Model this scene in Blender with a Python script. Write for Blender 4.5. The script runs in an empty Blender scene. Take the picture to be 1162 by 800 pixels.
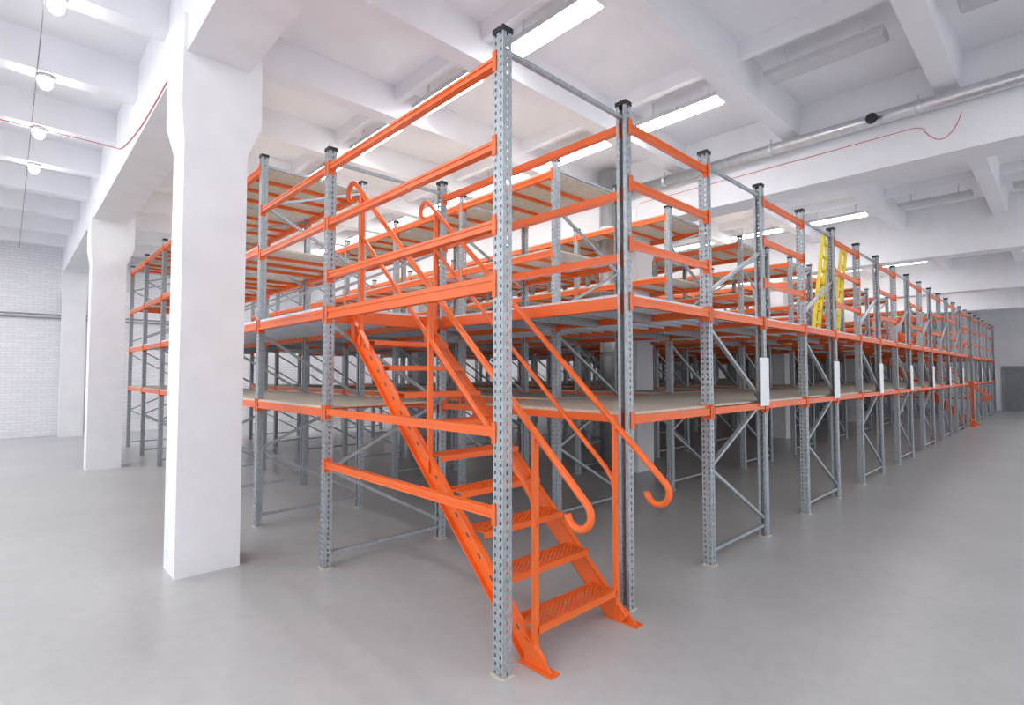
import bpy, math, random
from mathutils import Vector, Matrix
random.seed(4)
S=bpy.context.scene
COL=S.collection
# ---------------------------------------------------------------- materials
def mat(name,col,rough=.5,metal=0,noise=0,nscale=8,bump=0,bscale=40,spec=.5,emit=None,es=0):
    m=bpy.data.materials.new(name); m.use_nodes=True
    nt=m.node_tree; b=nt.nodes['Principled BSDF']
    b.inputs['Base Color'].default_value=(*col,1)
    b.inputs['Roughness'].default_value=rough
    b.inputs['Metallic'].default_value=metal
    b.inputs['Specular IOR Level'].default_value=spec
    tc=nt.nodes.new('ShaderNodeTexCoord')
    if noise:
        n=nt.nodes.new('ShaderNodeTexNoise'); n.inputs['Scale'].default_value=nscale; n.inputs['Detail'].default_value=6
        nt.links.new(tc.outputs['Object'],n.inputs['Vector'])
        r=nt.nodes.new('ShaderNodeValToRGB')
        r.color_ramp.elements[0].position=.3; r.color_ramp.elements[1].position=.7
        r.color_ramp.elements[0].color=(*[c*(1-noise) for c in col],1)
        r.color_ramp.elements[1].color=(*[min(1,c*(1+noise)) for c in col],1)
        nt.links.new(n.outputs['Fac'],r.inputs['Fac']); nt.links.new(r.outputs['Color'],b.inputs['Base Color'])
    if bump:
        n2=nt.nodes.new('ShaderNodeTexNoise'); n2.inputs['Scale'].default_value=bscale; n2.inputs['Detail'].default_value=4
        nt.links.new(tc.outputs['Object'],n2.inputs['Vector'])
        bp=nt.nodes.new('ShaderNodeBump'); bp.inputs['Strength'].default_value=bump; bp.inputs['Distance'].default_value=.02
        nt.links.new(n2.outputs['Fac'],bp.inputs['Height']); nt.links.new(bp.outputs['Normal'],b.inputs['Normal'])
    if emit:
        b.inputs['Emission Color'].default_value=(*emit,1); b.inputs['Emission Strength'].default_value=es
    return m
ORANGE=mat('orange_powder_coat',(.87,.15,.022),.33,0,.05,3)
GALV=mat('galvanised_steel',(.39,.43,.46),.42,.42,.18,30)
DECK=mat('galvanised_deck_sheet',(.74,.80,.88),.5,.03,.08,5)
WOOD=mat('chipboard',(.66,.59,.49),.7,0,.12,25)
BLACK=mat('black_plastic',(.015,.015,.017),.5)
WHITE=mat('white_paint',(.86,.86,.90),.7,0,.03,2,.15,30)
COLW=mat('white_plaster',(.85,.855,.89),.75,0,.03,3,.3,18)
YELLOW=mat('yellow_paint',(.85,.66,.03),.4,0,.05,5)
SIGN=mat('white_board',(.85,.86,.88),.5,0,.02,5)
SILVER=mat('aluminium_duct',(.68,.70,.72),.3,.85,.08,12)
RED=mat('red_cable',(.6,.06,.04),.5,0,.05,9)
FIX=mat('lamp_housing',(.6,.6,.62),.5,0,.04,9)
LIT=mat('lit_diffuser',(.9,.9,.9),.5,0,emit=(1,.985,.98),es=24)
DIM=mat('unlit_diffuser',(.55,.56,.58),.3,0,.05,8)
SLOTSHADE=mat('slot_shade',(.1,.1,.11),.6,0,.1,9)  # dark colour painted as the shade inside the stringer slots
DOORM=mat('grey_door_paint',(.24,.25,.27),.5,0,.1,4)
GREYC=mat('grey_cable',(.3,.3,.32),.6,0,.1,9)
# floor
FLOOR=mat('concrete_floor',(.5,.5,.5),.28)
nt=FLOOR.node_tree; b=nt.nodes['Principled BSDF']; tc=nt.nodes.new('ShaderNodeTexCoord')
n1=nt.nodes.new('ShaderNodeTexNoise'); n1.inputs['Scale'].default_value=.7; n1.inputs['Detail'].default_value=8; n1.inputs['Roughness'].default_value=.65
n2=nt.nodes.new('ShaderNodeTexNoise'); n2.inputs['Scale'].default_value=9; n2.inputs['Detail'].default_value=6
mx=nt.nodes.new('ShaderNodeMix'); mx.data_type='FLOAT'; mx.inputs[0].default_value=.35
r=nt.nodes.new('ShaderNodeValToRGB'); r.color_ramp.elements[0].position=.35; r.color_ramp.elements[1].position=.68
r.color_ramp.elements[0].color=(.425,.437,.443,1); r.color_ramp.elements[1].color=(.52,.528,.532,1)
for n in (n1,n2): nt.links.new(tc.outputs['Object'],n.inputs['Vector'])
nt.links.new(n1.outputs['Fac'],mx.inputs[2]); nt.links.new(n2.outputs['Fac'],mx.inputs[3])
nt.links.new(mx.outputs[0],r.inputs['Fac']); nt.links.new(r.outputs['Color'],b.inputs['Base Color'])
bp=nt.nodes.new('ShaderNodeBump'); bp.inputs['Strength'].default_value=.04; nt.links.new(n2.outputs['Fac'],bp.inputs['Height']); nt.links.new(bp.outputs['Normal'],b.inputs['Normal'])
# painted brick
BRICK=mat('white_painted_brick',(.82,.82,.85),.75)
nt=BRICK.node_tree; b=nt.nodes['Principled BSDF']; tc=nt.nodes.new('ShaderNodeTexCoord')
mp=nt.nodes.new('ShaderNodeMapping'); mp.inputs['Rotation'].default_value=(math.radians(90),0,0)
bt=nt.nodes.new('ShaderNodeTexBrick'); bt.inputs['Scale'].default_value=1; bt.inputs['Brick Width'].default_value=.26; bt.inputs['Row Height'].default_value=.085; bt.inputs['Mortar Size'].default_value=.008
bt.inputs['Color1'].default_value=(.88,.88,.91,1); bt.inputs['Color2'].default_value=(.83,.83,.87,1); bt.inputs['Mortar'].default_value=(.74,.74,.78,1)
nt.links.new(tc.outputs['Object'],mp.inputs['Vector']); nt.links.new(mp.outputs['Vector'],bt.inputs['Vector']); nt.links.new(bt.outputs['Color'],b.inputs['Base Color'])
bp=nt.nodes.new('ShaderNodeBump'); bp.invert=True; bp.inputs['Strength'].default_value=.5; bp.inputs['Distance'].default_value=.01; nt.links.new(bt.outputs['Fac'],bp.inputs['Height']); nt.links.new(bp.outputs['Normal'],b.inputs['Normal'])

# ---------------------------------------------------------------- mesh builder
class MB:
    def __init__(s): s.v=[];s.f=[];s.m=[];s.mats=[];s.sm=[]
    def mi(s,m):
        if m not in s.mats: s.mats.append(m)
        return s.mats.index(m)
    def quad(s,a,b,c,d,m):
        i=len(s.v); s.v+= [a,b,c,d]; s.f.append((i,i+1,i+2,i+3)); s.m.append(s.mi(m)); s.sm.append(False)
    def hexa(s,P,m):
        i=len(s.v); s.v+=[tuple(p) for p in P]; k=s.mi(m)
        for q in ((0,3,2,1),(4,5,6,7),(0,1,5,4),(1,2,6,5),(2,3,7,6),(3,0,4,7)):
            s.f.append(tuple(i+j for j in q)); s.m.append(k); s.sm.append(False)
    def box(s,x0,x1,y0,y1,z0,z1,m):
        s.hexa([(x0,y0,z0),(x1,y0,z0),(x1,y1,z0),(x0,y1,z0),(x0,y0,z1),(x1,y0,z1),(x1,y1,z1),(x0,y1,z1)],m)
    def bar(s,p,q,w,h,m,side=None):
        p=Vector(p);q=Vector(q);d=(q-p).normalized()
        sd=Vector(side) if side else d.cross(Vector((0,0,1)))
        if sd.length<1e-4: sd=Vector((1,0,0))
        sd=(sd-d*sd.dot(d)).normalized(); up=sd.cross(d).normalized()
        a=sd*w/2;u=up*h/2
        s.hexa([p-a-u,p+a-u,q+a-u,q-a-u,p-a+u,p+a+u,q+a+u,q-a+u],m)
    def tube(s,path,r,m,n=10):
        P=[Vector(p) for p in path]; k=s.mi(m)
        t0=(P[1]-P[0]).normalized(); ref=Vector((1,0,0)) if abs(t0.x)<.9 else Vector((0,1,0))
        nrm=(ref-t0*ref.dot(t0)).normalized(); base=len(s.v)
        for i,p in enumerate(P):
            t=((P[min(i+1,len(P)-1)]-P[max(i-1,0)])).normalized()
            nrm=(nrm-t*nrm.dot(t)).normalized(); bn=t.cross(nrm)
            for j in range(n):
                a=2*math.pi*j/n; s.v.append(tuple(p+(nrm*math.cos(a)+bn*math.sin(a))*r))
        for i in range(len(P)-1):
            for j in range(n):
                a=base+i*n+j;b_=base+i*n+(j+1)%n
                s.f.append((a,b_,b_+n,a+n)); s.m.append(k); s.sm.append(True)
        s.f.append(tuple(base+j for j in reversed(range(n)))); s.m.append(k); s.sm.append(False)
        e=base+(len(P)-1)*n
        s.f.append(tuple(e+j for j in range(n))); s.m.append(k); s.sm.append(False)
    def mesh(s,name):
        me=bpy.data.meshes.new(name); me.from_pydata(s.v,[],s.f)
        for m in s.mats: me.materials.append(m)
        me.polygons.foreach_set('material_index',s.m); me.polygons.foreach_set('use_smooth',s.sm); me.update(); return me
    def obj(s,name,loc=(0,0,0),parent=None):
        o=bpy.data.objects.new(name,s.mesh(name)); o.location=loc; COL.objects.link(o)
        if parent: o.parent=parent
        return o
def inst(name,me,loc,rot=None):
    o=bpy.data.objects.new(name,me); o.location=loc
    if rot: o.rotation_euler=rot
    COL.objects.link(o); return o

# ---------------------------------------------------------------- rack parts
PW=.09; PD=.075
def post(B,x,y,h,dr,detail=True):
    """perforated C upright: web at x facing -dr, flanges toward +dr"""
    s=dr; hw=PW/2; M=GALV
    def web(y0,y1,z0,z1): B.quad((x,y+y0,z0),(x,y+y1,z0),(x,y+y1,z1),(x,y+y0,z1),M)
    def fl(yy,a,b,z0,z1): B.quad((x+s*a,y+yy,z0),(x+s*b,y+yy,z0),(x+s*b,y+yy,z1),(x+s*a,y+yy,z1),M)
    web(-hw,-.031,0,h); web(-.016,.016,0,h); web(.031,hw,0,h)
    for yy in (-hw,hw): fl(yy,0,.030,0,h); fl(yy,.044,PD,0,h)
    pz=.05; n=int(h/pz)
    for i in range(n+1):
        z0=i*pz-.014; z1=z0+.028
        z0=max(z0,0); z1=min(z1,h)
        web(-.031,-.016,z0,z1); web(.016,.031,z0,z1)
        for yy in (-hw,hw): fl(yy,.030,.044,z0,z1)
    # rear lips
    for a,b_ in ((-hw,-hw+.026),(hw-.026,hw)):
        B.quad((x+s*PD,y+a,0),(x+s*PD,y+b_,0),(x+s*PD,y+b_,h),(x+s*PD,y+a,h),M)
    # cap + foot plate
    xa,xb=sorted((x-s*.006,x+s*(PD+.006)))
    B.box(xa,xb,y-hw-.006,y+hw+.006,h-.012,h+.022,BLACK)
    xa,xb=sorted((x-s*.012,x+s*(PD+.012)))
    B.box(xa,xb,y-hw-.012,y+hw+.012,0.001,.008,WOOD)
def beamY(B,x,dr,y0,y1,z,h=.10,conn=True):
    xa,xb=sorted((x+dr*.004,x+dr*.052))
    a=y0+PW/2; b_=y1-PW/2
    B.box(xa,xb,a,b_,z-h,z,ORANGE)
    xc,xd=sorted((x-dr*.003,x+dr*.004))
    B.box(xc,xd,a,b_,z-h*.34,z,ORANGE); B.box(xc,xd,a,b_,z-h,z-h*.70,ORANGE)
    if conn:
        xa,xb=sorted((x-dr*.006,x+dr*.055))
        for yy in (a,b_):
            d=1 if yy==a else -1
            ya,yb=sorted((yy-d*.002,yy+d*.006)); B.box(xa,xb,ya,yb,z-h-.04,z+.03,ORANGE)
            ya,yb=sorted((yy-d*.03,yy+d*.006)); xe,xf=sorted((x-dr*.008,x-dr*.003)); B.box(xe,xf,ya,yb,z-h-.04,z+.03,ORANGE)
def beamX(B,x0,x1,y,z,h=.10):
    B.box(x0,x1,y-.045,y-.005,z-h,z,ORANGE)
    B.box(x0,x1,y-.050,y-.045,z-h*.34,z,ORANGE); B.box(x0,x1,y-.050,y-.045,z-h,z-h*.7,ORANGE)
    for xx,d in ((x0,1),(x1,-1)):
        xa,xb=sorted((xx-d*.002,xx+d*.007)); B.box(xa,xb,y-.056,y,z-h-.04,z+.03,ORANGE)
        xa,xb=sorted((xx-d*.045,xx+d*.007)); B.box(xa,xb,y-.056,y-.051,z-h-.04,z+.03,ORANGE)
FW=1.40
def frame(B,y,h,full=True):
    a=.05;c=FW-.05
    if full:
        B.bar((a,y,.13),(c,y,.13),.04,.03,GALV)
        zs=[.2,.92,1.52,2.30]
        pts=[(c if i%2==0 else a,z) for i,z in enumerate(zs)]
        for (xa,za),(xb,zb) in zip(pts,pts[1:]): B.bar((xa,y,za),(xb,y,zb),.04,.028,GALV)
    zs=[2.62,3.22,3.80] if h<4.2 else [2.62,3.25,3.9,4.35]
    pts=[(a if i%2==0 else c,z) for i,z in enumerate(zs)]
    if full:
        for (xa,za),(xb,zb) in zip(pts[:2],pts[1:2]): B.bar((xa,y,za),(xb,y,zb),.04,.028,GALV)
        if h>4.2: 
            for (xa,za),(xb,zb) in zip(pts[1:],pts[2:]): B.bar((xa,y,za),(xb,y,zb),.04,.028,GALV)
    B.bar((a,y,h-.11),(c,y,h-.11),.03,.03,GALV)
def shelf(B,y0,y1,z,m=WOOD,x0=.0,x1=FW,t=.022):
    B.box(x0+.004,x1-.004,y0+.047,y1-.047,z,z+t,m)
    for k in (1,2,3):
        yy=y0+(y1-y0)*k/4
        B.box(x0+.052,x1-.052,yy-.02,yy+.02,z-.045,z-.002,ORANGE if m is WOOD else GALV)
def deckrows(B,y0,y1,z,x0=0,x1=FW):
    n=max(1,round((y1-y0)/.235)); w=(y1-y0)/n
    for i in range(n):
        B.box(x0+.01,x1-.01,y0+i*w+.004,y0+(i+1)*w-.004,z,z+.03,DECK)
        B.box(x0+.02,x1-.02,y0+i*w+.004,y0+i*w+.012,z-.03,z,DECK)
Y1=[0,2.47]+[4.35+1.88*k for k in range(6)]
Y2=[0,1.95]+[1.95+1.88*k for k in range(1,7)]
ZS=1.50; ZP=2.45
def rack_with_stair_opening():
    B=MB()
    for i,y in enumerate(Y1):
        h=4.0 if i<2 else 4.5
        post(B,0,y,h,1); post(B,FW,y,h,-1)
        frame(B,y,h,full=(i!=0))
    for x,d in ((0,1),(FW,-1)):
        for z in (3.85,3.31,2.80): beamY(B,x,d,Y1[0],Y1[1],z,.06)
        beamY(B,x,d,Y1[0],Y1[1],ZP,.10); beamY(B,x,d,Y1[0],Y1[1],ZS,.06)
        for z in ((3.85,3.31) if d==1 else ()): beamY(B,x,d,Y1[1],Y1[2],z,.06)
        if d==1: beamY(B,x,d,Y1[0],Y1[1],1.0,.06)
        for a,b_ in zip(Y1[1:],Y1[2:]):
            beamY(B,x,d,a,b_,ZS,.08); beamY(B,x,d,a,b_,ZP,.09)
        for a,b_ in zip(Y1[2:],Y1[3:]):
            beamY(B,x,d,a,b_,3.38,.08); beamY(B,x,d,a,b_,4.38,.08)
    for a,b_ in zip(Y1[1:],Y1[2:]):
        shelf(B,a,b_,ZS); deckrows(B,a+.0,b_,ZP)
    for a,b_ in zip(Y1[2:],Y1[3:]):
        shelf(B,a,b_,3.38); shelf(B,a,b_,4.38)
    B.box(.06,FW-.06,Y1[1]-.03,Y1[1]+.02,ZP-.12,ZP,ORANGE)
    return B
r1=rack_with_stair_opening(); r1m=r1.mesh('pallet_rack_mesh_a')
inst('pallet_rack',r1m,(0,0,0))
B=MB()
for i,y in enumerate(Y2):
    h=4.0 if i<1 else 4.5
    post(B,0,y,h,1); post(B,FW,y,h,-1); frame(B,y,h)
for x,d in ((0,1),(FW,-1)):
    for a,b_ in zip(Y2,Y2[1:]):
        beamY(B,x,d,a,b_,ZS,.08); beamY(B,x,d,a,b_,ZP,.07)
    for a,b_ in zip(Y2[1:],Y2[2:]):
        beamY(B,x,d,a,b_,3.38,.08); beamY(B,x,d,a,b_,4.38,.08)
for a,b_ in zip(Y2,Y2[1:]):
    shelf(B,a,b_,ZS); deckrows(B,a,b_,ZP)
for a,b_ in zip(Y2[1:],Y2[2:]):
    shelf(B,a,b_,3.38); shelf(B,a,b_,4.38)
beamX(B,PD,FW-PD,0,ZP,.075); beamX(B,PD,FW-PD,0,ZS,.065)
r2m=B.mesh('pallet_rack_mesh_b')
PER=2.70; NR=12
for k in range(1,NR):
    inst('pallet_rack',r1m if k==8 else r2m,(PER*k,0,0))
B=MB(); x0=FW; x1=PER
for z in (3.85,3.39,2.90): beamX(B,x0,x1,0,z,.06)
beamX(B,x0,x1,0,ZP,.075); beamX(B,x0,x1,0,ZS,.065)
beamX(B,x0,x1,1.95,ZS-.001,.08)
B.box(x0+.003,x1-.003,.0,1.93,ZS,ZS+.022,WOOD)
n=int(13.2/.235)
for i in range(n): 
    B.box(x0+.006,x1-.006,i*.235+.004,(i+1)*.235-.004,ZP+.001,ZP+.03,DECK)
for y in [.6,1.3]+Y2[1:]:
    B.box(x0+.006,x1-.006,y-.03,y+.03,ZP-.09,ZP-.001,GALV)
wm=B.mesh('mezzanine_walkway_mesh')
for k in range(NR-1): inst('mezzanine_walkway',wm,(PER*k,0,0))

# ---------------------------------------------------------------- staircase
B=MB()
XL,XR=.28,1.14
ry,rz=.262,.24; sl=rz/ry
ang=math.atan2(rz,ry)
YO=.05
def sz(y): return .12+(y-YO)*sl
for x in (XL,XR):
    a=(x,-.09,sz(-.09)); e=(x,2.46,sz(2.46))
    B.bar(a,e,.008,.15,ORANGE,side=(1,0,0))
    sgn=1 if x==XL else -1
    nrm=Vector((0,-math.sin(ang),math.cos(ang)))
    for o in (-.075,.075):
        B.bar(Vector(a)+nrm*o-Vector((sgn*.018,0,0)),Vector(e)+nrm*o-Vector((sgn*.018,0,0)),.044,.008,ORANGE,side=(1,0,0))
    xa,xb=sorted((x+sgn*.01,x-sgn*.07))
    B.box(xa,xb,-.24,.04,.001,.012,ORANGE)
    B.hexa([(xa+.035,-.21,.012),(xb-.035,-.21,.012),(xb-.035,.02,.012),(xa+.035,.02,.012),(xa+.035,-.12,.09),(xb-.035,-.12,.09),(xb-.035,.02,.15),(xa+.035,.02,.15)],ORANGE)
    B.box(x-.03,x+.03,2.36,2.44,ZP-.30,ZP-.0,ORANGE)
for x,s in ((XL,-1),(XR,1)):
    for k in range(20):
        y=-.02+k*.131
        if y>2.4: break
        c=Vector((x+s*.0055,y,sz(y)))
        t=Vector((0,math.cos(ang),math.sin(ang)))
        B.bar(c-t*.02,c+t*.02,.004,.014,SLOTSHADE,side=(1,0,0))  # no real holes: thin dark bars paint the shaded slots
def clipline(x0,y0,dx,dy,X0,X1,Y0,Y1):
    t0,t1=-9,9
    for p,d,lo,hi in ((x0,dx,X0,X1),(y0,dy,Y0,Y1)):
        a,b=(lo-p)/d,(hi-p)/d
        if a>b:a,b=b,a
        t0=max(t0,a);t1=min(t1,b)
    return (t0,t1) if t1-t0>.01 else None
for k in range(9):
    z=.225+rz*k; y=YO+ry*k; hd=.11
    X0,X1=XL+.006,XR-.006
    # rim
    B.box(X0,X1,y-hd,y-hd+.018,z-.005,z,ORANGE); B.box(X0,X1,y+hd-.018,y+hd,z-.005,z,ORANGE)
    B.box(X0,X0+.025,y-hd+.018,y+hd-.018,z-.005,z,ORANGE); B.box(X1-.025,X1,y-hd+.018,y+hd-.018,z-.005,z,ORANGE)
    B.box(X0,X1,y-hd-.005,y-hd,z-.045,z,ORANGE); B.box(X0,X1,y+hd,y+hd+.005,z-.045,z,ORANGE)
    # expanded-metal lattice
    c=math.cos(math.radians(35)); s_=math.sin(math.radians(35))
    xx=X0-.4
    while xx<X1+.4:
        for sg_ in (1,-1):
            r_=clipline(xx,y,c,sg_*s_,X0+.015,X1-.015,y-hd+.01,y+hd-.01)
            if r_: B.bar((xx+c*r_[0],y+sg_*s_*r_[0],z-.003),(xx+c*r_[1],y+sg_*s_*r_[1],z-.003),.0085,.005,ORANGE)
        xx+=.048
def hz(y): return 1.50+y*sl
for x in (XL-.005,XR+.005):
    t=Vector((0,math.cos(ang),math.sin(ang))); nn=Vector((0,-math.sin(ang),math.cos(ang)))
    R=.09
    p0=Vector((x,-.47,hz(-.47))); p1=Vector((x,2.42,hz(2.42)))
    path=[]
    cb=p0-nn*R
    for i in range(14,0,-1):
        th=math.radians(220)*i/14
        path.append(cb+nn*R*math.cos(th)-t*R*math.sin(th))
    path+= [p0+(p1-p0)*i/6 for i in range(7)]
    ct=p1-nn*R
    for i in range(1,14):
        th=math.radians(205)*i/13
        path.append(ct+nn*R*math.cos(th)+t*R*math.sin(th))
    B.tube(path,.0235,ORANGE,12)
    def mz(y): return hz(y)-.42
    path=[(x,-.05,mz(-.05)-.18),(x,-.046,mz(-.05)-.08),(x,-.02,mz(-.02)-.02),(x,.04,mz(.04)),(x,.5,mz(.5)),(x,2.3,mz(2.3))]
    B.tube(path,.019,ORANGE,10)
    for y in (-.05,1.12,2.28):
        B.bar((x,y,sz(y)-.06),(x,y,hz(y)),.04,.03,ORANGE,side=(1,0,0))
stm=B.mesh('staircase_mesh')
inst('metal_staircase',stm,(0,0,0))
inst('metal_staircase',stm,(PER*8,0,0))

# ---------------------------------------------------------------- room
XW=33.5
B=MB(); B.box(-16,XW+1,-16,18.6,-.2,0,FLOOR); B.obj('floor')
B=MB(); B.box(-16,XW+1,18.2,18.5,0,6.1,BRICK); B.obj('wall_back')
B=MB(); B.box(XW,XW+.3,-9,18.2,0,6.1,COLW); o=B.obj('wall_right')
B=MB(); B.box(XW-.05,XW-.002,-1.2,-.2,0.002,2.1,DOORM)
for a_,b_,c_,d_ in ((-1.28,-1.2,0.002,2.18),(-.2,-.12,0.002,2.18),(-1.2,-.2,2.1,2.18)): B.box(XW-.07,XW-.002,a_,b_,c_,d_,GREYC)
B.tube([(XW-.09,-1.08,1.0),(XW-.09,-.97,1.0)],.012,SILVER,8); B.box(XW-.09,XW-.05,-1.09,-1.07,.99,1.01,SILVER)
B.obj('door_1')
ZC=5.80; ZR=5.38; XG=[-8.25,-.80,6.55,13.95,21.35,28.75]
B=MB(); B.box(-9,XW,-9,18.2,ZC,ZC+.3,WHITE)
y=-1.47-1.84*4
while y<18:
    w=.16
    B.hexa([(-9,y-w*.75,ZR),(XW,y-w*.75,ZR),(XW,y+w*.75,ZR),(-9,y+w*.75,ZR),(-9,y-w,ZC),(XW,y-w,ZC),(XW,y+w,ZC),(-9,y+w,ZC)],WHITE)
    y+=1.84
for g in XG[:-1]:
    for q in (1,2):
        x=g+7.4*q/3; z=ZC-.18; B.hexa([(x-.05,-9,z),(x+.05,-9,z),(x+.05,18.2,z),(x-.05,18.2,z),(x-.08,-9,ZC),(x+.08,-9,ZC),(x+.08,18.2,ZC),(x-.08,18.2,ZC)],WHITE)
B.obj('ceiling')
for i,g in enumerate(XG):
    zb=4.80 if i<2 else 4.60
    B=MB(); B.box(g-.27,g+.27,-9,18.2,zb,ZC,COLW); B.obj('ceiling_beam')
def column(x,y,zb):
    B=MB(); w=.27; d=.22; e=.12
    B.box(x-w,x+w,y-d,y+d,0,3.96,COLW)
    B.hexa([(x-w,y-d,3.96),(x+w,y-d,3.96),(x+w,y+d,3.96),(x-w,y+d,3.96),(x-w-.03,y-d-.02,4.28),(x+w+e,y-d-.02,4.28),(x+w+e,y+d+.2,4.28),(x-w-.03,y+d+.2,4.28)],COLW)
    B.box(x-w-.03,x+w+e,y-d-.02,y+d+.2,4.28,zb+.35,COLW)
    o=B.obj('column')
for i,g in enumerate(XG):
    for yy in (-3.9,3.32,10.57,17.8):
        if i==0 : continue
        if yy<0 and g<0: continue
        column(g,yy,4.80 if i<2 else 4.60)
def lamp(lit):
    B=MB(); D_=LIT if lit else DIM
    B.box(-.13,.13,-.62,.62,.03,.095,FIX)
    B.hexa([(-.10,-.60,0),(.10,-.60,0),(.10,.60,0),(-.10,.60,0),(-.125,-.61,.03),(.125,-.61,.03),(.125,.61,.03),(-.125,.61,.03)],D_)
    for yy in (-.4,.4): B.box(-.012,.012,yy-.012,yy+.012,.095,ZC-5.46,WHITE)
    return B.mesh('lamp_lit' if lit else 'lamp_unlit')
lm,um=lamp(True),lamp(False)
for g in [-.85]+XG[2:-1]:
    for off in (2.75,5.45):
        for k in range(-4,9):
            y=1.29+1.84*k
            lit = not (k in(-1,-2))
            inst('added_fill_lamp',lm if lit else um,(g+off,y,5.46))
BULB=mat('lit_bulb',(.9,.9,.9),.4,0,emit=(1,.98,.97),es=50)
def sph(B,c,r,m,n=12,sy=1.3):
    base=len(B.v); k=B.mi(m)
    for i in range(n+1):
        th=math.pi*i/n
        for j in range(n):
            a=2*math.pi*j/n; B.v.append((c[0]+r*math.sin(th)*math.cos(a),c[1]+r*math.sin(th)*math.sin(a),c[2]+r*sy*math.cos(th)))
    for i in range(n):
        for j in range(n):
            B.f.append((base+i*n+j,base+(i+1)*n+j,base+(i+1)*n+(j+1)%n,base+i*n+(j+1)%n)); B.m.append(k); B.sm.append(True)
B=MB()
B.tube([(0,0,-.04),(0,0,0)],.08,FIX,18); sph(B,(0,0,-.09),.068,BULB,14,1.15)
bm_=B.mesh('bulkhead')
ys=[-1.47+1.84*k for k in range(2,11)]
for y in ys[:5]: inst('bulkhead_lamp',bm_,(-1.95,y,ZR))
B=MB()
B.tube([(-2.03,ys[0],ZR-.012),(-2.03,18,ZR-.012)],.006,GREYC,6)
B.obj('lamp_cable')
for xx in (-4,-6,-8):  # extra lamp rows added out of view to brighten left side and back wall
    for k in range(-2,9): inst('added_fill_lamp',lm,(xx,1.29+1.84*k,5.46))

# duct
B=MB(); X=6.12; ZD=5.22
B.tube([(X,-9,ZD),(X,3.42,ZD)],.085,SILVER,20)
for y in (-3,-1.2,.6,2.4):
    B.tube([(X,y-.03,ZD),(X,y+.03,ZD)],.094,SILVER,20)
    B.box(X-.01,X+.01,y-.01,y+.01,ZD+.09,ZR,FIX)
B.tube([(X,3.60,0.0),(X,3.60,5.7)],.18,SILVER,28)
for z in (1,2.2,3.4,4.6): B.tube([(X,3.60,z-.03),(X,3.60,z+.03)],.19,SILVER,28)
B.obj('ventilation_duct')
B=MB(); sph(B,(X-.13,-.72,ZD-.02),.07,BLACK,14,1); B.tube([(X-.13,-.72,ZD-.0),(X-.07,-.72,ZD)],.02,BLACK,8); B.obj('cctv_camera')
def cable(name,pts,r,m):
    cu=bpy.data.curves.new(name,'CURVE'); cu.dimensions='3D'; cu.bevel_depth=r
    sp=cu.splines.new('NURBS'); sp.points.add(len(pts)-1); sp.use_endpoint_u=True; sp.order_u=3
    for p,q in zip(sp.points,pts): p.co=(*q,1)
    cu.materials.append(m); o=bpy.data.objects.new(name,cu); COL.objects.link(o)
cable('red_cable',[(6.27,-1.6,5.06),(6.27,-1.56,4.9),(6.27,-1.4,4.75),(6.27,-1.25,4.9),(6.27,-1.2,5.02),(6.27,-1.0,5.02),(6.27,1.5,5.0),(6.27,3,5.0)],.004,RED)
cable('red_cable',[(-4,7.55,5.3),(-1.5,7.55,5.3),(-1.09,7.45,5.25),(-1.08,6.9,5.05),(-1.08,5.4,4.85),(-1.08,4.3,4.83),(-1.08,3.8,4.83)],.006,RED)
B=MB()
for z in (3.44,3.54): B.tube([(-9,18.15,z),(0,18.14,z+.01),(8,18.15,z)],.02,GREYC,8)
B.obj('wall_cable_run')
B=MB(); B.box(0,.25,-.008,0,0,.54,SIGN)
for zz in (.08,.46): B.box(.19,.22,0,.01,zz-.01,zz+.01,GALV)
sg=B.mesh('sign_board')
for k in range(1,NR):
    if k!=8: inst('aisle_sign_board',sg,(PER*k+FW-.25,-.06,1.47))
B=MB()
for x in (0,.22): B.bar((x,0,0),(x+.0,0,1.42),.028,.045,YELLOW,side=(1,0,0))
for i in range(7):
    z=.12+.2*i; B.bar((0,0,z),(.22,0,z),.03,.028,YELLOW)
lad=B.mesh('ladder')
inst('ladder',lad,(6.36,.14,ZP+.035),(math.radians(4),math.radians(8),0))
inst('ladder',lad,(7.3,.14,ZP+.035),(math.radians(4),math.radians(8),0))

# ---------------------------------------------------------------- light, camera
w=bpy.data.worlds.new('w'); S.world=w; w.use_nodes=True
bg=w.node_tree.nodes['Background']; bg.inputs['Color'].default_value=(.93,.955,1,1); bg.inputs['Strength'].default_value=1.65
cam=bpy.data.cameras.new('camera'); co=bpy.data.objects.new('camera',cam); COL.objects.link(co); S.camera=co
cam.sensor_width=36; cam.lens=602*36/1162; cam.clip_end=200; cam.clip_start=.05
th=math.radians(46.4); p=math.atan(23.5/601)
F=Vector((math.cos(th)*math.cos(p),math.sin(th)*math.cos(p),math.sin(p)))
co.location=(-2.195,-2.43,1.835); co.rotation_euler=F.to_track_quat('-Z','Y').to_euler()
S.view_settings.view_transform='Standard'; S.view_settings.look='None'; S.view_settings.exposure=0
